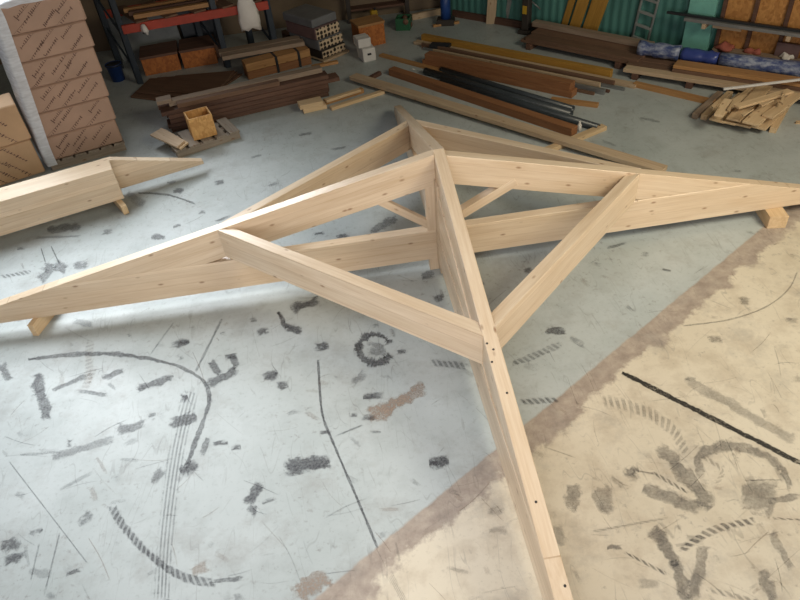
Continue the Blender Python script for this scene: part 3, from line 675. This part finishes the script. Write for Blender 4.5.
# dim corner: bench, canister, green bin, blue machine, log, pale planks
d0 = F(350, 22); t = thing('workbench', d0+V((.4, .1, 0)), 'dark low workbench against the dim back wall', 'workbench')
for a, b in ((0, 0), (.85, 0), (0, .3), (.85, .3)):
    q = d0+V((a, b-.05, 0)); box('leg', q, .06, .06, .4, 0, M['dark'], t)
box('top', d0+V((.425, .1, .4)), 1.0, .42, .05, 0, M['dark'], t); box('shelf', d0+V((.425, .1, .15)), .84, .3, .03, 0, M['brown'], t)
cy = F(375, 26); t = thing('canister', cy, 'small yellow canister in front of the dark workbench', 'canister'); box('body', cy, .10, .09, .22, .2, M['canary'], t, bevel=.015); box('cap', cy+V((.02, 0, .22)), .03, .03, .03, .2, M['black'], t)
gb = F(396, 31); crate('green_bin', gb, (1, -.3, 0), .2, .2, .16, 'dark green bin right of the orange crate', 'bin', 'green', wall=.015)
for i, (u, v) in enumerate(((403, 29), (410, 28), (406, 25))):
    p = F(u, v, .001+.08*(i == 2))+V((0, 0, .04)); o = tube('log', [p, p+V((.02, .3, 0))], .038, M['brown2']); info(o, 'short round log beside the green bin, %s of three' % ('left', 'right', 'upper')[i], 'log', 'short logs by the green bin')
o = bar('plank', F(412, 20), F(441, 14), .05, .08, M['pale']); info(o, 'short pale plank lying near the blue machine at the back', 'plank')
o = bar('plank', F(433, 27), F(459, 23), .05, .03, M['orange']); info(o, 'thin brown lath lying on the floor right of the short pale plank', 'lath')
bm_ = F(446, 24); t = thing('blue_machine', bm_, 'small blue machine on a dark foot at the back', 'machine')
box('foot', bm_, .24, .18, .08, -.3, M['dark'], t); lathe('column', bm_+V((0, 0, .08)), [(.07, 0), (.07, .25), (.05, .28), (.05, .5)], M['blue'], t); box('head', bm_+V((0, 0, .58)), .2, .14, .2, -.3, M['blue'], t, bevel=.02); tube('handle', [bm_+V((.1, -.02, .62)), bm_+V((.22, -.06, .56))], .012, M['steel'], t)
for i, (u, v) in enumerate(((400, 71), (405, 73), (413, 70), (402, 74))):
    p = F(u, v); q = [p+V((random.uniform(-.03, .03), random.uniform(-.03, .03), 0)) for _ in range(1)]
    a = random.uniform(0, 3); o = mesh('paper_scrap', [p+V((.035*math.cos(a), .035*math.sin(a), .002)), p+V((.02*math.cos(a+1.8), .02*math.sin(a+1.8), .014)), p+V((.035*math.cos(a+3.1), .035*math.sin(a+3.1), .003)), p+V((.02*math.cos(a+4.9), .02*math.sin(a+4.9), .001)), p+V((0, 0, .02))], [(0, 1, 4), (1, 2, 4), (2, 3, 4), (3, 0, 4), (0, 3, 2, 1)], M['cloth'])
    info(o, 'tiny white scrap on the floor between the cartons and the red timber', 'scrap', 'white scraps on the floor')

# ------------------------------------------------------------------ offcuts in the middle
rz = math.atan2((F(325, 105)-F(297, 112)).y, (F(325, 105)-F(297, 112)).x); fo = (F(328, 108)-F(301, 114)).normalized()
a = F(303, 114)+V((0, .06, 0)); 
o = bar('offcut', a, a+fo*.27, .12, .05, M['scrap']); info(o, 'thick pale offcut on the floor near the dark stack, lower of two', 'offcut')
o = bar('offcut', a-fo*.03+V((-.005, .01, .051)), a+fo*.24+V((-.005, .01, .051)), .14, .05, M['scrap']); info(o, 'thick pale offcut lying on top of another near the dark stack', 'offcut')
o = bar('offcut', F(331, 110), F(384, 93), .06, .035, M['scrap']); info(o, 'long thin pale offcut on the floor pointing at the long pale plank', 'offcut')
o = bar('offcut', F(325, 104), F(363, 92), .07, .05, M['orange']); info(o, 'orange tinted offcut behind the thin pale one', 'offcut')
o = bar('offcut', F(326, 102, .052), F(360, 91, .052), .06, .03, M['scrap']); info(o, 'narrow pale offcut resting on the orange tinted one', 'offcut')

# ------------------------------------------------------------------ long timbers across the back right
o = bar('lath', F(546, 153), F(604, 129), .075, .045, M['scrap']); info(o, 'short pale lath under the right end of the long pale plank', 'lath')
la, lb = F(352, 80, .046), F(664, 176, .046)
o = bar('lath', F(370, 80)-V((.05, .05, 0)), F(370, 80)+V((.14, .12, 0)), .05, .045, M['brown']); info(o, 'small dark lath under the left end of the long pale plank', 'lath')
o = bar('plank', la+V((.02, .05, 0)), lb+V((.02, .05, 0)), .125, .045, M['pale']); info(o, 'very long pale plank lying diagonally behind the roof frame', 'plank')
o = bar('timber', F(388, 78)+V((.06, .1, 0)), F(574, 138)+V((.02, .055, 0)), .1, .085, M['red']); info(o, 'long reddish square timber beside the long pale plank', 'timber')
for i, (p0, p1, r) in enumerate((((432, 84), (586, 134), .037), ((424, 77), (570, 121), .04), ((440, 75), (572, 115), .034))):
    a, b = F(*p0)+V((.03, .08, r)), F(*p1)+V((.03, .06, r))
    if i == 0: b = F(598, 131)+V((0, 0, r)); a = F(440, 85)+V((.03, .06, r))
    o = tube('pipe', [a, b], r, M['pipe'], seg=18, inner=r*.8); info(o, 'dark grey plastic pipe beside the reddish timber, %s of three' % ('nearest', 'middle', 'farthest')[i], 'pipe', 'dark pipes on the floor')
o = lathe('bottle', F(577, 131)+V((.02, .0, 0)), [(.022, 0), (.022, .06), (.01, .08), (.01, .1)], M['cloth']); info(o, 'tiny clear bottle standing by the end of the reddish timber', 'bottle')
o = bar('lath', F(551, 101), F(598, 107), .06, .04, M['orange']); info(o, 'short orange brown lath lying by the end of the thick red timbers', 'lath')
# two thick red-brown timbers
ra, rb = F(422, 66), F(571, 99); eT = (rb-ra).normalized(); nT = V((-eT.y, eT.x, 0))
for k in range(2):
    o = bar('timber', ra+eT*(.04*k)+nT*.07+V((0, 0, .001+.078*k)), rb-eT*(.03*k)+nT*.07+V((0, 0, .001+.078*k)), .12, .076, M['red']); info(o, 'thick red brown timber of the stacked pair, %s' % ('lower', 'upper')[k], 'timber', 'stacked red timbers')
o = bar('plank', F(381, 56), F(452, 75), .07, .03, M['orange']); info(o, 'orange lath on the floor reaching left from the thick red timbers', 'lath')
# thin rails behind the red timbers
sT = lambda u, v: (F(u, v)-ra).dot(eT)
def row(name, u0, u1, y, w, t_, mt, z=.001): return bar(name, ra+eT*sT(*u0)+nT*y+V((0, 0, z)), ra+eT*sT(*u1)+nT*y+V((0, 0, z)), w, t_, M[mt])
RL = [((470, 66), (592, 97), .20, .03, 'brown2'), ((452, 58), (603, 96), .26, .035, 'steel'), ((445, 51), (609, 93), .33, .03, 'brown'), ((440, 50), (600, 88), .39, .035, 'pale'), ((430, 46), (622, 93), .45, .03, 'steel'), ((428, 44), (612, 88), .505, .03, 'brown2')]
for i, (p0, p1, y, w, mt) in enumerate(RL):
    o = row('rail', p0, p1, y, w, .03+.03*(i % 2), mt); info(o, 'thin rail on the floor behind the thick red timbers, %s of six counting from them' % ('first', 'second', 'third', 'fourth', 'fifth', 'last')[i], 'rail', 'thin rails on the floor')
for i, (p0, p1, y, w, t_, mt, lb_) in enumerate((((416, 43), (640, 84), .585, .09, .035, 'pale', 'long pale board behind the thin rails'), ((428, 38), (618, 72), .70, .07, .09, 'yellow', 'long yellow board on edge behind the pale board'))):
    o = row('board', p0, p1, y, w, t_, mt); info(o, lb_, 'board')
o = box('motor_case', F(436, 52)+nT*.1, .26, .12, .07, -.5, M['black']); info(o, 'black box lying behind the left end of the red timbers', 'case')
# brown board pile near the wall
wa_, wb_ = F(522, 48), F(634, 72); eB = (wb_-wa_).normalized(); nB = V((-eB.y, eB.x, 0))
for i in range(2):
    c = wa_+eB*(.1+(wb_-wa_).length*.8*i); o = bar('bearer', c-nB*.02, c+nB*.5, .07, .07, M['brown']); info(o, 'dark bearer under the brown board pile, %s of two' % ('left', 'right')[i], 'bearer')
for k in range(4):
    z = .071+.034*(k//2); y = .1+.2*(k % 2)
    o = bar('board', wa_+eB*random.uniform(-.05, .05)+nB*y+V((0, 0, z)), wb_+eB*random.uniform(-.1, .02)+nB*y+V((0, 0, z)), .19, .032, M['brown2']); info(o, 'brown board in the pile by the green wall, %s layer, %s' % (('lower', 'upper')[k//2], ('front', 'back')[k % 2]), 'board', 'brown boards by the green wall')
o = bar('board', wa_-eB*.1+nB*.42+V((0, 0, .14)), wb_+nB*.4+V((0, 0, .14)), .1, .06, M['greyplank']); info(o, 'greyish plank on top of the brown board pile', 'plank')

# ------------------------------------------------------------------ leaning panels, frames and machine at the green wall
def lean(name, uvb0, uvb1, dx, hgt, thick, mat, label, cat, group=None, zb_=0.0, back=.3):
    a, b = F(*uvb0, zb_), F(*uvb1, zb_); d = (b-a); n_ = V((-d.y, d.x, 0)).normalized()
    if n_.dot(NW) > 0: n_ = -n_
    back = min((p-WA).dot(NW) for p in (a, b, b+n_*thick, a+n_*thick))-.075
    upv = EW*dx-NW*back+V((0, 0, hgt)); q = [a, b, b+n_*thick, a+n_*thick]
    o = hexa(name, q, [k+upv for k in q], M[mat], None, upv, .002); return info(o, label, cat, group)
lean('yellow_panel', (558, 34), (564, 35), .42, 1.5, .03, 'yellow', 'narrow yellow panel leaning on the green wall, leftmost of three', 'panel', 'leaning yellow panels')
lean('yellow_panel', (566, 36), (577, 37), .42, 1.5, .03, 'yellow', 'yellow panel leaning on the green wall, middle of three', 'panel', 'leaning yellow panels')
lean('yellow_panel', (579, 38), (594, 40), .42, 1.5, .03, 'yellow', 'widest yellow panel leaning on the green wall, rightmost of three', 'panel', 'leaning yellow panels')
lean('pale_board', (486, 24), (495, 24), .15, 1.4, .03, 'pale', 'pale board leaning at the far end of the green wall', 'board', back=.1)
lean('frame_bar', (504, 24), (507, 25), .25, 1.3, .03, 'alu', 'thin silvery bar leaning beside the pale leaning board', 'bar', back=.1)
lean('green_board', (498, 22), (503, 22), .2, 1.3, .03, 'green', 'thin dark green board leaning between the pale board and the bar', 'board', back=.1)
dm = F(526, 33); t = thing('drill_stand', dm, 'dark upright machine with a yellow panel before the green wall', 'machine')
box('foot', dm, .16, .16, .05, -.8, M['dark'], t); box('column', dm+V((0, 0, .05)), .1, .1, .5, -.8, M['dark'], t, bevel=.01); box('control_panel', dm+NW*.06+V((0, 0, .26)), .012, .06, .1, math.atan2(NW.y, NW.x), M['canary'], t); tube('lever', [dm+V((.05, 0, .4)), dm+V((.16, -.06, .3))], .01, M['steel'], t)
# ladder
lb0, lb1 = F(630, 47, .0), F(645, 51, .0); t = thing('ladder', (lb0+lb1)/2, 'aluminium ladder leaning on the green wall', 'ladder')
upv = EW*.18-NW*(min((p-WA).dot(NW) for p in (lb0, lb1))-.06)+V((0, 0, 1.6)); sd = (lb1-lb0)
for a in (lb0, lb1): tube('rail', [a+V((0, 0, .01)), a+upv], .016, M['alu'], t, seg=8)
for i in range(10):
    a = lb0+upv*(.075+.095*i); bar('rung', a, a+sd+V((0, 0, -.02)), .035, .026, M['alu'], t)
# long rail on brackets in front of the strand board wall
r0, r1 = on_wall(684, 22, .2), on_wall(806, 36, .2); zr = (r0.z+r1.z)/2; r0.z = r1.z = zr
t = thing('wall_rail', r0, 'long grey steel rail running along the strand board wall', 'rail')
bar('rail', r0, r1+EW*.2, .05, .035, M['steel'], t); bar('rail_edge', r0-EW*.22+V((0, 0, .035))-NW*.04, r1+EW*.2+V((0, 0, .035))-NW*.04, .04, .025, M['black'], t)
for u in (709, 795):
    p = on_wall(u, 30, .0); p.z = zr-.05; bar('bracket', p+NW*.06, p+NW*.24, .04, .05, M['pale'], t)
p = on_wall(712, 30, .16); p.z = zr-.045; o = bar('batten', p, p+EW*.3, .03, .035, M['pale']); info(o, 'short pale batten fixed under the steel rail', 'batten')
pp = wall_pos(785, 55); wall_slab('purple_panel', pp-.09, pp+.14, .0, zr-.12, .03, M['purple'], .07).name
info(bpy.data.objects['purple_panel'], 'dull purple panel standing at the right end of the strand board wall', 'panel')
lean('timber_post', (793, 78), (800, 79), .12, .55, .06, 'scrap', 'pale post leaning at the right edge near the strand board wall', 'post', back=.1)

# ------------------------------------------------------------------ long low trestle with blue tarpaulin rolls
ta, tb = F(622, 78), F(800, 107); eQ = (tb-ta).normalized(); nQ = V((-eQ.y, eQ.x, 0)); LQ = (tb-ta).length*1.25
t = thing('long_pallet', ta+eQ*LQ/2, 'long low timber pallet carrying the blue tarpaulin rolls', 'pallet')
for s in (.06, .32, .6, .9):
    c = ta+eQ*LQ*s; bar('bearer', c+nQ*.0, c+nQ*.53, .07, .07, M['brown'], t)
for j in range(4):
    y = .06+.14*j; bar('deck_board', ta+eQ*(-.02*j)+nQ*y+V((0, 0, .07)), ta+eQ*(LQ-.03*j)+nQ*y+V((0, 0, .07)), .12, .04, M['brown2' if j else 'pale'], t)
for j, (nm, mt) in enumerate((('lower', 'brown2'), ('upper', 'orange'))):
    o = bar('plank', ta+eQ*.5+nQ*.2+V((0, 0, .111+.036*j)), ta+eQ*LQ+nQ*.2+V((0, 0, .111+.036*j)), .2-.03*j, .035, M[mt]); info(o, 'brown plank on the long pallet before the tarpaulins, %s of two' % nm, 'plank', 'planks on the long pallet')
o = bar('plank', F(634, 86), F(714, 105), .06, .05, M['orange']); info(o, 'orange plank on the floor in front of the long pallet', 'plank')
def roll(p0, p1, r, mat, label, y=.45, seed=1):
    random.seed(seed); a = p0; b = p1; n_ = 9
    o = tube('tarpaulin_roll', [a+(b-a)*i/n_ for i in range(n_+1)], [r*random.uniform(.86, 1.1) for i in range(n_+1)], M[mat], seg=16, wob=.07); return info(o, label, 'tarpaulin')
qz = V((0, 0, .111))
def onp(s, y, z): return ta+eQ*s+nQ*y+V((0, 0, z))
sQ = lambda u, v, y, z: (F(u, v, z)-ta).dot(eQ)
s0, s1, s2, s3 = .02, sQ(672, 65, .45, .2), sQ(712, 70, .45, .2), LQ-.05
roll(onp(s0, .42, .2), onp(s1-.02, .42, .2), .08, 'tarp', 'bluish plastic covered roll on the left end of the long pallet', seed=2)
roll(onp(s1, .42, .195), onp(s2-.02, .42, .195), .075, 'tarp_deep', 'deep blue tarpaulin roll in the middle of the long pallet', seed=3)
roll(onp(s2, .41, .2), onp(s3, .41, .2), .085, 'tarp', 'crumpled blue and white tarpaulin on the right of the long pallet', seed=4)
def rag(c, r, hgt, mat, label, cat, seed):
    rr = random.Random(seed); bm = bmesh.new(); bmesh.ops.create_icosphere(bm, subdivisions=3, radius=1)
    ph = [(rr.uniform(0, 6), rr.uniform(2, 5)) for _ in range(4)]
    vs = []
    for v in bm.verts:
        k = 1+.22*math.sin(v.co.x*ph[0][1]+ph[0][0])+.2*math.sin(v.co.y*ph[1][1]*1.4+ph[1][0]); z = v.co.z*hgt*(1+.3*math.sin(v.co.x*5+ph[2][0]))
        vs.append(c+EW*v.co.x*r*k+NW*v.co.y*r*.6*k+V((0, 0, max(0, z)+.001)))
    fs = [tuple(v.index for v in f.verts) for f in bm.faces]; bm.free()
    return info(mesh('rag' if cat == 'rag' else 'plastic_sheet', vs, fs, M[mat], smooth=True), label, cat)
def bench(s, y): return ta+eQ*s+nQ*y
sb = (bench(.75, .7)-WA).dot(EW); o = wall_slab('chest', sb, sb+LQ-1.1, 0, .2, .11, M['greyplank'], .065); info(o, 'low pale chest along the wall behind the tarpaulin rolls', 'chest')
s_ = sQ(722, 58, 0, .26); rag(WA+EW*(sb+.12)+NW*.12+V((0, 0, .2)), .12, .06, 'redrag', 'faded red cloth heap behind the tarpaulin rolls, the left one', 'rag', 1)
s_ = sQ(742, 62, 0, .26); rag(WA+EW*(sb+.42)+NW*.12+V((0, 0, .2)), .08, .05, 'redrag', 'small red cloth behind the tarpaulin rolls, the right one', 'rag', 2)
s_ = sQ(776, 66, 0, .26); rag(WA+EW*(sb+.75)+NW*.12+V((0, 0, .2)), .08, .05, 'cloth', 'crumpled white plastic behind the blue and white tarpaulin', 'plastic sheet', 3)

# ------------------------------------------------------------------ scrap wood pile on bearers, right
rr = random.Random(11)
for i, (p0, p1, lb_) in enumerate((((694, 119), (716, 99), 'pale bearer timber at the left of the scrap wood pile, outer one'), ((703, 120), (726, 99), 'pale bearer timber at the left of the scrap wood pile, inner one'), ((772, 133), (786, 108), 'short bearer timber under the right of the scrap wood pile'))):
    a, b = F(*p0), F(*p1); o = bar('bearer', a, a+(b-a)*1.15, .06, .055, M['greyplank' if i == 0 else 'scrap']); info(o, lb_, 'bearer')
# boards: two end points on survey and a height
sc = [((716, 122), (745, 96), .14, 'first'), ((727, 124), (762, 92), .15, 'second'), ((742, 127), (775, 94), .15, 'third'), ((757, 129), (790, 98), .15, 'fourth')]
k = 0
for (p0, p1, w, nm) in sc:
    a, b = F(*p0, .056), F(*p1, .056); o = bar('scrap_board', a, b, w, .022, M['scrap']); info(o, 'pale scrap board at the bottom of the scrap pile, %s from the left' % nm, 'scrap board', 'boards in the scrap wood pile')
up = [((722, 113), (756, 88), .09, 'narrow board across the upper left'), ((733, 121), (768, 84), .13, 'wide board up the middle'), ((750, 125), (776, 101), .15, 'wide board at the front centre'), ((767, 118), (798, 95), .10, 'board at the upper right'), ((736, 108), (790, 92), .08, 'crosswise board at the back'), ((718, 117), (728, 101), .08, 'short board at the left end')]
for i, (p0, p1, w, nm) in enumerate(up):
    z = .0785+.0245*i; a, b = F(*p0, z), F(*p1, z); o = bar('scrap_board', a, b, w, .022, M['scrap']); info(o, 'pale %s of the scrap wood pile' % nm, 'scrap board', 'boards in the scrap wood pile')
zt_ = .0785+.0245*6
for i, (u, v, du, dv, w) in enumerate(((712, 108, 9, -9, .05), (728, 112, 6, -12, .06), (742, 116, 12, -6, .04), (781, 104, 5, -14, .05), (760, 106, 14, -5, .05))):
    a, b = F(u, v, zt_), F(u+du, v+dv, zt_)
    q = [a+V((0, -w/2, 0)), b, a+V((0, w/2, 0))]; n_ = 3
    vs = q+[p+V((0, 0, .014)) for p in q]; o = mesh('wood_splinter', vs, [(2, 1, 0), (3, 4, 5), (0, 1, 4, 3), (1, 2, 5, 4), (2, 0, 3, 5)], M['scrap'], None, b-a); info(o, 'pointed pale splinter on top of the scrap wood pile, %s from the left' % ('first', 'second', 'third', 'fifth', 'fourth')[i], 'splinter', 'splinters on the scrap pile')
a, b = F(723, 90, zt_+.016), F(812, 79, zt_+.016); o = bar('white_batten', a, b, .025, .02, M['white_card']); info(o, 'thin white batten lying across the top of the scrap wood pile', 'batten')
a = F(795, 124); o = mesh('wood_splinter', [a, a+V((.12, .02, 0)), a+V((.12, -.05, 0)), a+V((.01, .01, .03)), a+V((.12, .0, .03))], [(0, 2, 1), (0, 1, 4, 3), (0, 3, 4, 2), (1, 2, 4)], M['scrap'], None); info(o, 'small pale chip alone on the floor right of the scrap pile', 'chip')

# ------------------------------------------------------------------ light: daylight from roof lights, left of and above the frame, warm bay at the right
def area(name, loc, to, sx, sy, watts, col, spread=180):
    l = bpy.data.lights.new(name, 'AREA'); l.shape = 'RECTANGLE'; l.size = sx; l.size_y = sy; l.energy = watts; l.color = col; l.spread = math.radians(spread)
    o = bpy.data.objects.new(name, l); COL.objects.link(o); o.location = loc
    o.rotation_euler = (V(to)-V(loc)).to_track_quat('-Z', 'Y').to_euler(); return o
area('roof_light', (-4.6, 2.3, 4.2), (-2.7, -.2, 0), 1.8, 2.2, 46, (.92, .97, 1.0), 74)
area('roof_light', (-4.0, 4.8, 3.7), (-2.6, -.2, .4), 3.2, 1.6, 44, (.93, .97, 1.0), 58)
area('roof_light', (-1.6, -3.6, 4.6), (-.9, -1.8, 0), 3.0, 2.0, 25, (1.0, .98, .97), 80)
area('roof_light', (3.8, -3.0, 4.2), (1.9, -.2, 0), 2.4, 2.0, 88, (1.0, .90, .68), 106)
area('gate_daylight', (-.6, -6.2, 1.7), (-.3, 0, .9), 5.0, 2.6, 72, (1.0, .93, .88), 110)
w = bpy.data.worlds.new('workshop air'); scn.world = w; w.use_nodes = True
bg = w.node_tree.nodes['Background']; bg.inputs[0].default_value = (1.0, .92, .80, 1); bg.inputs[1].default_value = .042
vs = scn.view_settings; vs.view_transform = 'Standard'; vs.look = 'None'; vs.gamma = 1; vs.exposure = 0; vs.use_curve_mapping = False
